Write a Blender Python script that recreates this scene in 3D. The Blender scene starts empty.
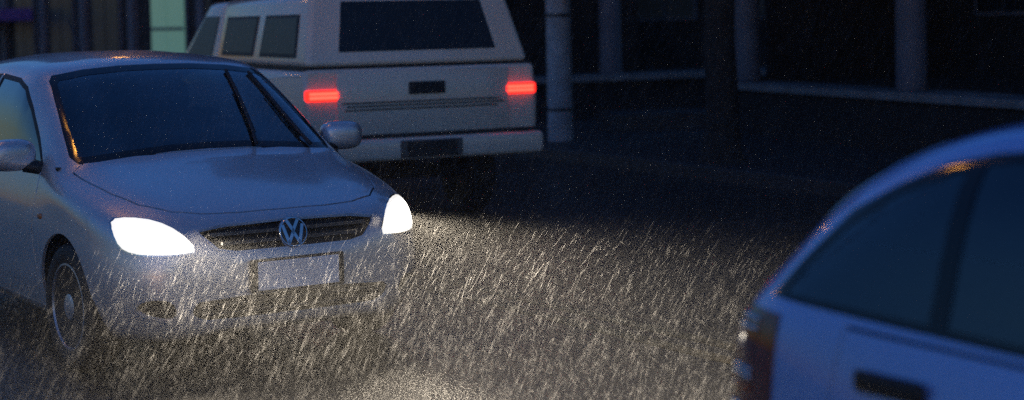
import bpy, bmesh, math, random
import numpy as np
from mathutils import Vector, Matrix
from mathutils.bvhtree import BVHTree

random.seed(7)
rng = np.random.default_rng(11)
SC = bpy.context.scene
COL = SC.collection
R = math.radians

# ------------------------------------------------------------------ camera
FPX, CAM_H, HORIZON, ROLL = 1700.0, 1.60, 18.0, -0.022
cam = bpy.data.cameras.new('camera')
cam_o = bpy.data.objects.new('camera', cam)
COL.objects.link(cam_o)
SC.camera = cam_o
cam.sensor_width = 36.0
cam.lens = FPX / 1024 * 36.0
cam.clip_start, cam.clip_end = 0.05, 800
PITCH = R(2.0)                                   # a little downward tilt, the rest of the crop is lens shift
hz_off = 200 - HORIZON                           # pixels from frame centre up to the horizon
cam.shift_y = -(hz_off - FPX * math.tan(PITCH)) / 1024
cam_o.location = (0, 0, CAM_H)
cam_o.rotation_euler = (Matrix.Rotation(R(90) - PITCH, 3, 'X') @ Matrix.Rotation(ROLL, 3, 'Z')).to_euler()
cam.dof.use_dof = True
cam.dof.focus_distance = 8.0
cam.dof.aperture_fstop = 1.6

# ------------------------------------------------------------------ sky and light
W = bpy.data.worlds.new('World')
SC.world = W
W.use_nodes = True
wn, wl = W.node_tree.nodes, W.node_tree.links
bg = wn['Background']
sky = wn.new('ShaderNodeTexSky')
sky.sky_type = 'NISHITA'
sky.sun_disc = False
sky.sun_elevation = R(4)
sky.sun_rotation = R(200)
sky.ozone_density = 5.0
sky.air_density = 1.4
sky.dust_density = 0.3
tint = wn.new('ShaderNodeMix'); tint.data_type = 'RGBA'; tint.blend_type = 'MULTIPLY'
tint.inputs[0].default_value = 1.0
wl.new(sky.outputs[0], tint.inputs[6])
tint.inputs[7].default_value = (0.90, 0.91, 1.24, 1)      # heavy rain cloud at blue hour
wl.new(tint.outputs[2], bg.inputs[0])
bg.inputs[1].default_value = 0.075
SC.view_settings.view_transform = 'Standard'
SC.view_settings.look = 'None'
SC.view_settings.exposure = 1.65
SC.view_settings.gamma = 1.0
SC.cycles.max_bounces = 8
SC.cycles.transparent_max_bounces = 12
SC.cycles.volume_bounces = 0
SC.cycles.use_denoising = False
SC.cycles.sample_clamp_indirect = 0.22
SC.cycles.sample_clamp_direct = 2.5
SC.cycles.use_light_tree = True

sun = bpy.data.lights.new('sun', 'SUN')
sun.energy = 0.004
sun.angle = R(12)
sun.color = (0.75, 0.85, 1.0)
sun_o = bpy.data.objects.new('sun', sun)
COL.objects.link(sun_o)
sun_o.rotation_euler = Vector((math.sin(R(20)), math.cos(R(20)), -math.tan(R(4)))).to_track_quat('-Z', 'Y').to_euler()   # same low bearing as the sky's sun

# ------------------------------------------------------------------ helpers
STREET = R(32.5)                                  # heading of the street from the view axis


def ground_point(px, py, z=0.0):
    """photo pixel -> point on a horizontal plane of height z"""
    u, v = px - 512, py - 200
    c, s = math.cos(-ROLL), math.sin(-ROLL)
    u, v = u * c - v * s, u * s + v * c
    d = (CAM_H - z) * FPX / (v + 200 - HORIZON)
    return Vector((u / FPX * d, d, z))


def at_depth(px, py, d):
    u, v = px - 512, py - 200
    c, s = math.cos(-ROLL), math.sin(-ROLL)
    u, v = u * c - v * s, u * s + v * c
    return Vector((u / FPX * d, d, CAM_H - (v + 200 - HORIZON) / FPX * d))


def material(name, base, rough=0.5, metal=0.0, coat=0.0, var=0.12, scale=6.0, bump=0.0, bscale=60.0, spec=0.5,
             emit=None, estr=0.0):
    m = bpy.data.materials.new(name)
    m.use_nodes = True
    n, l = m.node_tree.nodes, m.node_tree.links
    p = n['Principled BSDF']
    tc = n.new('ShaderNodeTexCoord')
    no = n.new('ShaderNodeTexNoise')
    no.inputs['Scale'].default_value = scale
    no.inputs['Detail'].default_value = 5
    l.new(tc.outputs['Object'], no.inputs['Vector'])
    r = n.new('ShaderNodeValToRGB')
    lo = tuple(max(0, c * (1 - var)) for c in base)
    hi = tuple(min(1, c * (1 + var)) for c in base)
    r.color_ramp.elements[0].color = (*lo, 1)
    r.color_ramp.elements[1].color = (*hi, 1)
    r.color_ramp.elements[0].position = 0.3
    r.color_ramp.elements[1].position = 0.7
    l.new(no.outputs[0], r.inputs[0])
    l.new(r.outputs[0], p.inputs['Base Color'])
    p.inputs['Roughness'].default_value = rough
    p.inputs['Metallic'].default_value = metal
    p.inputs['Coat Weight'].default_value = coat
    p.inputs['Coat Roughness'].default_value = 0.04
    p.inputs['Specular IOR Level'].default_value = spec
    if bump:
        bn = n.new('ShaderNodeTexNoise'); bn.inputs['Scale'].default_value = bscale
        bn.inputs['Detail'].default_value = 4
        l.new(tc.outputs['Object'], bn.inputs['Vector'])
        bp = n.new('ShaderNodeBump'); bp.inputs['Strength'].default_value = bump
        bp.inputs['Distance'].default_value = 0.02
        l.new(bn.outputs[0], bp.inputs['Height'])
        l.new(bp.outputs[0], p.inputs['Normal'])
    if emit:
        p.inputs['Emission Color'].default_value = (*emit, 1)
        p.inputs['Emission Strength'].default_value = estr
    return m


def paint(name, base, metal=0.6, rough=0.34):
    """car paint beaded with rain"""
    m = material(name, base, rough, metal, coat=1.0, var=0.05, scale=3)
    n, l = m.node_tree.nodes, m.node_tree.links
    p = n['Principled BSDF']
    tc = n.new('ShaderNodeTexCoord')
    p.inputs['Coat Roughness'].default_value = 0.10
    vo = n.new('ShaderNodeTexVoronoi'); vo.inputs['Scale'].default_value = 90
    vo.inputs['Randomness'].default_value = 1.0
    l.new(tc.outputs['Object'], vo.inputs['Vector'])
    mr = n.new('ShaderNodeMapRange')
    mr.inputs[1].default_value = 0.0; mr.inputs[2].default_value = 0.34
    mr.inputs[3].default_value = 1.0; mr.inputs[4].default_value = 0.0
    l.new(vo.outputs[0], mr.inputs[0])
    no = n.new('ShaderNodeTexNoise'); no.inputs['Scale'].default_value = 14
    l.new(tc.outputs['Object'], no.inputs['Vector'])
    mu = n.new('ShaderNodeMath'); mu.operation = 'MULTIPLY'
    l.new(mr.outputs[0], mu.inputs[0]); l.new(no.outputs[0], mu.inputs[1])
    bp = n.new('ShaderNodeBump'); bp.inputs['Strength'].default_value = 0.35
    bp.inputs['Distance'].default_value = 0.003
    l.new(mu.outputs[0], bp.inputs['Height'])
    l.new(bp.outputs[0], p.inputs['Normal'])
    return m


def glass(name, tint_col, rough=0.03):
    m = bpy.data.materials.new(name)
    m.use_nodes = True
    n, l = m.node_tree.nodes, m.node_tree.links
    n.remove(n['Principled BSDF'])
    out = n['Material Output']
    tr = n.new('ShaderNodeBsdfTransparent'); tr.inputs[0].default_value = (*tint_col, 1)
    gl = n.new('ShaderNodeBsdfGlossy'); gl.inputs['Roughness'].default_value = rough
    gl.inputs[0].default_value = (0.95, 0.97, 1, 1)
    lw = n.new('ShaderNodeLayerWeight'); lw.inputs[0].default_value = .5
    pw = n.new('ShaderNodeMath'); pw.operation = 'POWER'; pw.inputs[1].default_value = 5
    l.new(lw.outputs['Facing'], pw.inputs[0])
    fr = n.new('ShaderNodeMath'); fr.operation = 'MULTIPLY_ADD'; fr.inputs[1].default_value = .96; fr.inputs[2].default_value = .05
    l.new(pw.outputs[0], fr.inputs[0])
    tc = n.new('ShaderNodeTexCoord')
    no = n.new('ShaderNodeTexNoise'); no.inputs['Scale'].default_value = 45
    no.inputs['Detail'].default_value = 3
    l.new(tc.outputs['Object'], no.inputs['Vector'])
    bp = n.new('ShaderNodeBump'); bp.inputs['Strength'].default_value = 0.12
    bp.inputs['Distance'].default_value = 0.004
    l.new(no.outputs[0], bp.inputs['Height'])
    l.new(bp.outputs[0], gl.inputs['Normal'])
    mul = n.new('ShaderNodeMath'); mul.operation = 'MULTIPLY'; mul.inputs[1].default_value = 2.4
    mul.use_clamp = True
    l.new(fr.outputs[0], mul.inputs[0])
    mx = n.new('ShaderNodeMixShader')
    l.new(mul.outputs[0], mx.inputs[0]); l.new(tr.outputs[0], mx.inputs[1]); l.new(gl.outputs[0], mx.inputs[2])
    l.new(mx.outputs[0], out.inputs[0])
    return m


M = dict(
    silver=paint('silver_paint', (0.62, 0.62, 0.64), 0.6, 0.36),
    blue=paint('pale_blue_paint', (0.22, 0.38, 0.78), 0.35, 0.36),
    cream=paint('cream_paint', (0.72, 0.61, 0.49), 0.0, 0.45),
    black=material('black_plastic', (0.012, 0.012, 0.014), 0.55, bump=0.1, bscale=300),
    seam=material('dark_gap', (0.006, 0.006, 0.007), 0.9),
    rubber=material('rubber', (0.014, 0.014, 0.015), 0.6, bump=0.3, bscale=120),
    glossblack=material('gloss_black', (0.01, 0.01, 0.012), 0.12),
    chrome=material('chrome', (0.62, 0.63, 0.66), 0.14, 1.0),
    rim=material('wheel_alloy', (0.48, 0.49, 0.51), 0.38, 0.8, bump=0.05),
    wind=glass('windscreen_glass', (0.55, 0.62, 0.66), 0.06),
    side=glass('tinted_glass', (0.10, 0.12, 0.14), 0.05),
    fabric=material('seat_fabric', (0.03, 0.03, 0.034), 0.9, bump=0.3, bscale=200),
    lamp=material('headlight_lens', (0.9, 0.9, 0.9), 0.1, emit=(1.0, 0.95, 0.84), estr=1.7),
    bar=material('grille_bar_grey', (0.10, 0.10, 0.105), 0.35, 0.4),
    lamp_rim=material('headlight_lens_rim', (0.8, 0.8, 0.8), 0.1, emit=(1.0, 0.95, 0.84), estr=0.30),
    tail=material('lit_tail_lens', (0.5, 0.02, 0.02), 0.15, emit=(1.0, 0.02, 0.012), estr=0.8),
    tail_hot=material('lit_tail_filament', (0.6, 0.05, 0.04), 0.15, emit=(1.0, 0.06, 0.035), estr=1.1),
    red=material('red_lens', (0.13, 0.035, 0.03), 0.12, coat=0.6),
    amber=material('amber_lens', (0.45, 0.14, 0.03), 0.12, coat=0.6),
    clear=material('clear_lens', (0.7, 0.7, 0.7), 0.08, coat=1.0),
    plate=material('number_plate', (0.80, 0.80, 0.79), 0.3, 0.0, bump=0.2, bscale=60),
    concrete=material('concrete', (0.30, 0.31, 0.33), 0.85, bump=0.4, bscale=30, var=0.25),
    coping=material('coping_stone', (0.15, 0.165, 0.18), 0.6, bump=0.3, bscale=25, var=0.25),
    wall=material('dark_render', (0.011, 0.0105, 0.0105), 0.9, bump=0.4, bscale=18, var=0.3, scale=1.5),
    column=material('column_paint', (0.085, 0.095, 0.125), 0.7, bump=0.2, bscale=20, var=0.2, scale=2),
    darkglass=material('dark_window', (0.01, 0.012, 0.015), 0.4),
    bark=material('bark', (0.02, 0.017, 0.014), 0.95, bump=0.9, bscale=26, var=0.4, scale=12),
    leaf=material('leaf', (0.035, 0.06, 0.022), 0.6, var=0.5, scale=2),
    band=material('rust_band', (0.02, 0.018, 0.016), 0.7),
    kerb=material('kerb_stone', (0.03, 0.03, 0.032), 0.6, bump=0.4, bscale=20, var=0.25),
    yellow=material('yellow_road_paint', (0.17, 0.115, 0.035), 0.35, bump=0.6, bscale=90, var=0.45, scale=9),
    purple=material('purple_canvas', (0.10, 0.06, 0.28), 0.8),
    greenlit=material('lit_green_glass', (0.1, 0.2, 0.16), 0.3, emit=(0.30, 0.70, 0.58), estr=0.06, scale=2),
)


def link(name, me, m, parent=None, smooth=True):
    o = bpy.data.objects.new(name, me)
    COL.objects.link(o)
    if m is not None and not me.materials:
        me.materials.append(M[m] if isinstance(m, str) else m)
    if smooth:
        for p in me.polygons:
            p.use_smooth = True
    if parent is not None:
        o.parent = parent
    return o


def from_bm(name, bm, m, parent=None, smooth=False, angle=None):
    bmesh.ops.recalc_face_normals(bm, faces=bm.faces[:])
    me = bpy.data.meshes.new(name)
    bm.to_mesh(me); bm.free()
    o = link(name, me, m, parent, smooth)
    if angle:
        me.set_sharp_from_angle(angle=R(angle))
    return o


def tag(o, label, cat, group=None, kind=None):
    if label: o['label'] = label
    if cat: o['category'] = cat
    if group: o['group'] = group
    if kind: o['kind'] = kind
    return o


def empty(name, loc=(0, 0, 0), rz=0.0):
    o = bpy.data.objects.new(name, None)
    o.empty_display_size = 0.2
    COL.objects.link(o)
    o.location = loc
    o.rotation_euler = (0, 0, rz)
    return o


def box_bm(sx, sy, sz, loc=(0, 0, 0), bevel=0.0, seg=2, rot=None, bm=None):
    b = bmesh.new()
    bmesh.ops.create_cube(b, size=1)
    bmesh.ops.scale(b, vec=(sx, sy, sz), verts=b.verts)
    if bevel:
        bmesh.ops.bevel(b, geom=b.edges[:] + b.verts[:], offset=bevel, segments=seg, profile=0.5, affect='EDGES')
    if rot is not None:
        bmesh.ops.rotate(b, cent=(0, 0, 0), matrix=rot, verts=b.verts)
    bmesh.ops.translate(b, vec=loc, verts=b.verts)
    if bm is None:
        return b
    me = bpy.data.meshes.new('t'); b.to_mesh(me); b.free(); bm.from_mesh(me); bpy.data.meshes.remove(me)
    return bm


def prism_bm(poly, fn, bevel=0.0):
    """poly: 2-D outline; fn(p, k) -> 3-D point for the near (k=0) and far (k=1) face"""
    b = bmesh.new()
    v0 = [b.verts.new(fn(p, 0)) for p in poly]
    v1 = [b.verts.new(fn(p, 1)) for p in poly]
    b.faces.new(v0); b.faces.new(v1[::-1])
    n = len(poly)
    for i in range(n):
        b.faces.new((v0[i], v1[i], v1[(i + 1) % n], v0[(i + 1) % n]))
    if bevel:
        bmesh.ops.bevel(b, geom=b.edges[:], offset=bevel, segments=2, profile=0.5, affect='EDGES')
    return b


def lathe_bm(profile, seg=40, axis='Z', bm=None):
    """profile: (r, h)"""
    b = bm or bmesh.new()
    rings = []
    for r, h in profile:
        ring = []
        for k in range(seg):
            a = 2 * math.pi * k / seg
            c, s = r * math.cos(a), r * math.sin(a)
            co = (c, s, h) if axis == 'Z' else (c, h, s)
            ring.append(b.verts.new(co))
        rings.append(ring)
    for i in range(len(rings) - 1):
        for k in range(seg):
            b.faces.new((rings[i][k], rings[i][(k + 1) % seg], rings[i + 1][(k + 1) % seg], rings[i + 1][k]))
    for ring, (r, h) in ((rings[0], profile[0]), (rings[-1], profile[-1])):
        if r > 1e-5:
            try: b.faces.new(ring)
            except ValueError: pass
    return b


def tube_bm(path, rad, seg=8, bm=None):
    b = bm or bmesh.new()
    path = [Vector(p) for p in path]
    rads = rad if isinstance(rad, (list, tuple)) else [rad] * len(path)
    rings = []
    up = Vector((0.13, 0.21, 1)).normalized()
    for i, p in enumerate(path):
        t = (path[min(i + 1, len(path) - 1)] - path[max(i - 1, 0)]).normalized()
        u = t.cross(up)
        if u.length < 1e-3: u = t.cross(Vector((1, 0, 0)))
        u.normalize(); w = u.cross(t)
        rings.append([b.verts.new(p + (u * math.cos(2 * math.pi * k / seg) + w * math.sin(2 * math.pi * k / seg)) * rads[i])
                      for k in range(seg)])
    for i in range(len(rings) - 1):
        for k in range(seg):
            b.faces.new((rings[i][k], rings[i][(k + 1) % seg], rings[i + 1][(k + 1) % seg], rings[i + 1][k]))
    b.faces.new(rings[0][::-1]); b.faces.new(rings[-1])
    return b


def blob_bm(rx, ry, rz, e=2.6, nu=24, nv=16):
    """super-ellipsoid"""
    b = bmesh.new()
    f = lambda c: math.copysign(abs(c) ** (2 / e), c)
    rows = []
    for j in range(1, nv):
        ph = -math.pi / 2 + math.pi * j / nv
        rows.append([b.verts.new((rx * f(math.cos(ph)) * f(math.cos(2 * math.pi * k / nu)),
                                  ry * f(math.cos(ph)) * f(math.sin(2 * math.pi * k / nu)),
                                  rz * f(math.sin(ph)))) for k in range(nu)])
    bo, to = b.verts.new((0, 0, -rz)), b.verts.new((0, 0, rz))
    for j in range(len(rows) - 1):
        for k in range(nu):
            b.faces.new((rows[j][k], rows[j][(k + 1) % nu], rows[j + 1][(k + 1) % nu], rows[j + 1][k]))
    for k in range(nu):
        b.faces.new((bo, rows[0][(k + 1) % nu], rows[0][k]))
        b.faces.new((to, rows[-1][k], rows[-1][(k + 1) % nu]))
    return b


# ------------------------------------------------------------------ lofted car shells, cut into panels
def pchip(x, y, xs):
    h = np.diff(x); d = np.diff(y) / h
    m = np.zeros(len(x))
    for i in range(1, len(x) - 1):
        if d[i - 1] * d[i] > 0:
            w1, w2 = 2 * h[i] + h[i - 1], h[i] + 2 * h[i - 1]
            m[i] = (w1 + w2) / (w1 / d[i - 1] + w2 / d[i])
    m[0], m[-1] = d[0], d[-1]
    i = np.clip(np.searchsorted(x, xs) - 1, 0, len(x) - 2)
    t = (xs - x[i]) / h[i]
    return ((2*t**3-3*t**2+1)*y[i] + (t**3-2*t**2+t)*h[i]*m[i] + (-2*t**3+3*t**2)*y[i+1] + (t**3-t**2)*h[i]*m[i+1])


def loft_half(stations, step=0.03, vseg=(3, 4, 3, 5, 6, 6, 6, 10, 7), tension=None):
    """half shell (y >= 0) through cross-sections [(x, [(y, z) * n])], smooth both ways"""
    st = sorted(stations, key=lambda s: s[0])
    X = np.array([s[0] for s in st]); P = np.array([s[1] for s in st], float)
    xs = [X[0]]
    for i in range(len(X) - 1):
        mv = max(X[i + 1] - X[i], np.abs(P[i + 1] - P[i]).max())
        n = max(2, int(math.ceil(mv / step)))
        xs += list(np.linspace(X[i], X[i + 1], n + 1)[1:])
    xs = np.array(xs)
    npt = P.shape[1]
    D = np.zeros((len(xs), npt, 2))
    for k in range(npt):
        for c in range(2):
            D[:, k, c] = pchip(X, P[:, k, c], xs)
    rows = []
    for s in range(npt - 1):
        for q in range(vseg[s]):
            rows.append((s, q / vseg[s]))
    rows.append((npt - 2, 1.0))
    bm = bmesh.new()
    grid = []
    for i, x in enumerate(xs):
        line = []
        sec = D[i]
        ext = np.vstack([[[-sec[1][0], sec[1][1]]], sec, [[-sec[-2][0], sec[-2][1]]]])
        for s, t in rows:
            p0, p1, p2, p3 = ext[s], ext[s + 1], ext[s + 2], ext[s + 3]
            d1 = max(np.linalg.norm(p2 - p1), 1e-6); d0 = max(np.linalg.norm(p1 - p0), 1e-6); d2 = max(np.linalg.norm(p3 - p2), 1e-6)
            m1 = ((p1 - p0) / d0 * d1 + (p2 - p1) / d1 * d0) / (d0 + d1) * d1
            m2 = ((p2 - p1) / d1 * d2 + (p3 - p2) / d2 * d1) / (d1 + d2) * d1
            q = (2*t**3-3*t**2+1)*p1 + (t**3-2*t**2+t)*m1 + (-2*t**3+3*t**2)*p2 + (t**3-t**2)*m2
            line.append(bm.verts.new((x, max(q[0], 0.0) if s > 0 and s < npt - 2 else q[0], q[1])))
        line[0].co.y = 0; line[-1].co.y = 0
        grid.append(line)
    for i in range(len(grid) - 1):
        for k in range(len(rows) - 1):
            bm.faces.new((grid[i][k], grid[i][k + 1], grid[i + 1][k + 1], grid[i + 1][k]))
    bm.faces.new(grid[0][::-1]); bm.faces.new(grid[-1])
    bm.normal_update()
    # outward normals
    s = sum(f.normal.y * f.calc_area() for f in bm.faces if f.calc_center_median().y > 0.3)
    if s < 0:
        for f in bm.faces: f.normal_flip()
        bm.normal_update()
    bm.faces.layers.int.new('part')
    return bm


AX = {'side': (0, 2), 'front': (1, 2), 'top': (0, 1)}


def in_poly(p, poly):
    c = False
    n = len(poly)
    for i in range(n):
        (x1, y1), (x2, y2) = poly[i], poly[(i + 1) % n]
        if (y1 > p[1]) != (y2 > p[1]) and p[0] < (x2 - x1) * (p[1] - y1) / (y2 - y1) + x1:
            c = not c
    return c


def inset(poly, d):
    n = len(poly)
    area = sum(poly[i][0] * poly[(i + 1) % n][1] - poly[(i + 1) % n][0] * poly[i][1] for i in range(n))
    sg = 1 if area > 0 else -1
    out = []
    for i in range(n):
        a, b, c = Vector(poly[i - 1]), Vector(poly[i]), Vector(poly[(i + 1) % n])
        e1, e2 = (b - a).normalized(), (c - b).normalized()
        n1, n2 = Vector((-e1.y, e1.x)) * sg, Vector((-e2.y, e2.x)) * sg
        k = (n1 + n2)
        k = k / max(k.length_squared / 2, 0.3)
        out.append(tuple(b + k * d))
    return out


def smooth_poly(pts, it=2):
    for _ in range(it):
        q = []
        for i in range(len(pts)):
            a, b = pts[i], pts[(i + 1) % len(pts)]
            q.append((a[0] * .75 + b[0] * .25, a[1] * .75 + b[1] * .25))
            q.append((a[0] * .25 + b[0] * .75, a[1] * .25 + b[1] * .75))
        pts = q
    return pts


def knife(bm, poly, view, flt, pid):
    """cut the outline into the shell along the view direction, mark the faces inside with pid"""
    a, b = AX[view]
    lay = bm.faces.layers.int['part']
    x0, x1 = min(p[0] for p in poly), max(p[0] for p in poly)
    y0, y1 = min(p[1] for p in poly), max(p[1] for p in poly)

    def near():
        o = []
        for f in bm.faces:
            cs = [v.co for v in f.verts]
            if max(c[a] for c in cs) < x0 or min(c[a] for c in cs) > x1: continue
            if max(c[b] for c in cs) < y0 or min(c[b] for c in cs) > y1: continue
            if flt(f.calc_center_median(), f.normal): o.append(f)
        return o
    faces = near()
    for i in range(len(poly)):
        p, q = poly[i], poly[(i + 1) % len(poly)]
        lo0, hi0 = min(p[0], q[0]), max(p[0], q[0])
        lo1, hi1 = min(p[1], q[1]), max(p[1], q[1])
        sel = []
        for f in faces:
            if not f.is_valid: continue
            cs = [v.co for v in f.verts]
            if max(c[a] for c in cs) < lo0 - 1e-6 or min(c[a] for c in cs) > hi0 + 1e-6: continue
            if max(c[b] for c in cs) < lo1 - 1e-6 or min(c[b] for c in cs) > hi1 + 1e-6: continue
            sel.append(f)
        if not sel: continue
        co = [0, 0, 0]; no = [0, 0, 0]
        co[a], co[b] = p
        no[a], no[b] = q[1] - p[1], -(q[0] - p[0])
        geom = set(sel)
        for f in sel:
            geom.update(f.edges); geom.update(f.verts)
        n_before = set(faces)
        r = bmesh.ops.bisect_plane(bm, geom=list(geom), dist=1e-6, plane_co=co, plane_no=no)
        faces = [f for f in faces if f.is_valid]
        known = set(faces)
        for g in r['geom']:
            if isinstance(g, bmesh.types.BMFace) and g not in known:
                faces.append(g); known.add(g)
    bm.normal_update()
    out = []
    for f in near():
        c = f.calc_center_median()
        if in_poly((c[a], c[b]), poly):
            f[lay] = pid
            out.append(f)
    return out


def panel(name, bm, faces, m, parent, side=0, off=0.0, rim=0.012, solid=False):
    """faces of the half shell -> a mesh object. side 0: both halves joined, 1: left, -1: mirrored right"""
    faces = list(faces)
    vs = {}
    co, nr = [], []
    for f in faces:
        for v in f.verts:
            if v not in vs:
                vs[v] = len(co)
                co.append(v.co + v.normal * off); nr.append(v.normal.copy())
    polys = [[vs[v] for v in f.verts] for f in faces]
    if rim:
        cnt = {}
        for pl in polys:
            for i in range(len(pl)):
                k = (pl[i], pl[(i + 1) % len(pl)])
                cnt[k] = cnt.get(k, 0) + 1
        inner = {}

        def inn(i):
            if i not in inner:
                inner[i] = len(co)
                co.append(co[i] - nr[i] * rim); nr.append(nr[i])
            return inner[i]
        for (i, j) in list(cnt):
            if (j, i) in cnt: continue
            if side == 0 and abs(co[i].y) < 1e-4 and abs(co[j].y) < 1e-4: continue
            polys.append([j, i, inn(i), inn(j)])
    base = len(co)
    if side == -1:
        co = [Vector((c.x, -c.y, c.z)) for c in co]; nr = [Vector((c.x, -c.y, c.z)) for c in nr]
        polys = [p[::-1] for p in polys]
    elif side == 0:
        mp = {}
        for i in range(base):
            if abs(co[i].y) < 1e-4: mp[i] = i
            else:
                mp[i] = len(co)
                co.append(Vector((co[i].x, -co[i].y, co[i].z))); nr.append(Vector((nr[i].x, -nr[i].y, nr[i].z)))
        polys += [[mp[i] for i in p[::-1]] for p in polys]
        for i in range(len(co)):
            if abs(co[i].y) < 1e-4: nr[i].y = 0
    me = bpy.data.meshes.new(name)
    me.from_pydata([tuple(c) for c in co], [], polys)
    me.validate(); me.update()
    o = link(name, me, m, parent, True)
    if len(me.vertices) == len(nr):
        me.normals_split_custom_set_from_vertices([tuple(n.normalized()) if n.length > 0 else (0, 0, 1) for n in nr])
    return o


def by_part(bm):
    lay = bm.faces.layers.int['part']
    d = {}
    for f in bm.faces:
        d.setdefault(f[lay], []).append(f)
    return d


def gaps(bm, faces, root):
    """each dark gap between panels as a part of its own"""
    left = set(faces)
    while left:
        st = [left.pop()]; isl = []
        while st:
            f = st.pop(); isl.append(f)
            for e in f.edges:
                for g in e.link_faces:
                    if g in left: left.discard(g); st.append(g)
        mid = any(abs(v.co.y) < 1e-4 for f in isl for v in f.verts)
        for s in ((0,) if mid else (1, -1)):
            panel('panel_gap', bm, isl, 'seam', root, s, -.012, 0)


def circle(cx, cz, r, n=40):
    return [(cx + r * math.cos(2 * math.pi * k / n), cz + r * math.sin(2 * math.pi * k / n)) for k in range(n)]


def wheel(parent, x, y, z, r=0.30, w=0.19, out=1, spokes=6, steer=0.0):
    """tyre with a rim inside it, spokes as sub-parts"""
    prof = [(r * .66, -w * .42), (r * .74, -w * .5), (r * .88, -w * .5), (r * .965, -w * .42), (r, -w * .3), (r, -w * .12), (r * .985, -w * .1), (r * .985, -w * .07), (r, -w * .05),
            (r, w * .05), (r * .985, w * .07), (r * .985, w * .1), (r, w * .12), (r, w * .3), (r * .965, w * .42), (r * .88, w * .5), (r * .74, w * .5), (r * .66, w * .42)]
    b = lathe_bm(prof, 56, 'Y')
    t = from_bm('tyre', b, 'rubber', parent, True, 40)
    t.location = (x, y, z); t.rotation_euler = (0, 0, steer)
    s = out
    b = lathe_bm([(r * .68, -w * .4), (r * .69, s * w * .3), (r * .685, s * w * .46), (r * .655, s * w * .47), (r * .63, s * w * .36), (r * .60, -s * w * .1), (r * .1, -s * w * .1)], 48, 'Y')
    rm = from_bm('rim', b, 'rim', t, True, 40)
    b = lathe_bm([(r * .22, s * w * .05), (r * .22, s * w * .40), (r * .17, s * w * .45), (0.001, s * w * .46)], 28, 'Y')
    from_bm('hub_cap', b, 'rim', t, True, 40)
    for k in range(spokes):
        a = 2 * math.pi * k / spokes + .3
        poly = [(-.13 * r, .15 * r), (.13 * r, .15 * r), (.075 * r, .65 * r), (-.075 * r, .65 * r)]
        ca, sa = math.cos(a), math.sin(a)
        fn = lambda p, q: (p[0] * ca - p[1] * sa, s * w * ((.42 - .06 * (p[1] > .4 * r)) if q == 0 else .25), p[0] * sa + p[1] * ca)
        from_bm('spoke', prism_bm(poly, fn, .004), 'rim', t)
    b = lathe_bm([(r * .42, -s * w * .08), (r * .42, s * w * .0), (0.001, s * w * .0)], 32, 'Y')
    from_bm('brake_disc', b, 'chrome', t, True, 40)
    return t


# ------------------------------------------------------------------ the ground, pavement and road
def road_material():
    m = bpy.data.materials.new('wet_asphalt')
    m.use_nodes = True
    n, l = m.node_tree.nodes, m.node_tree.links
    p = n['Principled BSDF']
    tc = n.new('ShaderNodeTexCoord')
    a = n.new('ShaderNodeTexNoise'); a.inputs['Scale'].default_value = 0.55; a.inputs['Detail'].default_value = 6
    f = n.new('ShaderNodeTexNoise'); f.inputs['Scale'].default_value = 55; f.inputs['Detail'].default_value = 4
    v = n.new('ShaderNodeTexVoronoi'); v.inputs['Scale'].default_value = 70
    for t in (a, f, v): l.new(tc.outputs['Object'], t.inputs['Vector'])
    r = n.new('ShaderNodeValToRGB')
    r.color_ramp.elements[0].color = (0.012, 0.012, 0.013, 1)
    r.color_ramp.elements[1].color = (0.034, 0.033, 0.031, 1)
    l.new(f.outputs[0], r.inputs[0]); l.new(r.outputs[0], p.inputs['Base Color'])
    rr = n.new('ShaderNodeMapRange')
    rr.inputs[1].default_value = .35; rr.inputs[2].default_value = .65
    rr.inputs[3].default_value = .20; rr.inputs[4].default_value = .42
    l.new(a.outputs[0], rr.inputs[0]); l.new(rr.outputs[0], p.inputs['Roughness'])
    ad = n.new('ShaderNodeMath'); ad.operation = 'ADD'
    l.new(f.outputs[0], ad.inputs[0]); l.new(v.outputs[0], ad.inputs[1])
    bp = n.new('ShaderNodeBump'); bp.inputs['Strength'].default_value = .5; bp.inputs['Distance'].default_value = .012
    l.new(ad.outputs[0], bp.inputs['Height']); l.new(bp.outputs[0], p.inputs['Normal'])
    return m


M['road'] = road_material()
sd, cd = math.sin(STREET), math.cos(STREET)
FWD = Vector((sd, -cd, 0))            # heading of the silver car
LEFT = Vector((cd, sd, 0))            # its left, towards the far pavement


def sheet(name, pts, z, m, thick=None):
    b = bmesh.new()
    vs = [b.verts.new((p[0], p[1], z)) for p in pts]
    f = b.faces.new(vs)
    if thick:
        r = bmesh.ops.extrude_face_region(b, geom=[f])
        for g in r['geom']:
            if isinstance(g, bmesh.types.BMVert): g.co.z -= thick
    return from_bm(name, b, m)


tag(sheet('road', [(-160, -60), (160, -60), (160, 300), (-160, 300)], 0.0, 'road'), None, None, kind='structure')
KA = R(28)
KD = Vector((math.sin(KA), -math.cos(KA), 0)); KN = Vector((math.cos(KA), math.sin(KA), 0))
K0 = Vector((1.9, 16.2, 0))
sw = [K0 + KD * 30 + KN * .16, K0 + KD * 30 + KN * 60, K0 - KD * 120 + KN * 60, K0 - KD * 120 + KN * .16]
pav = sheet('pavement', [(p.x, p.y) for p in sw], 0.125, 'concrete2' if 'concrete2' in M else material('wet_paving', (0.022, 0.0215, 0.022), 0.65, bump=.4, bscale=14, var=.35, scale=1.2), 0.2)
tag(pav, None, None, kind='structure')
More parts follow.
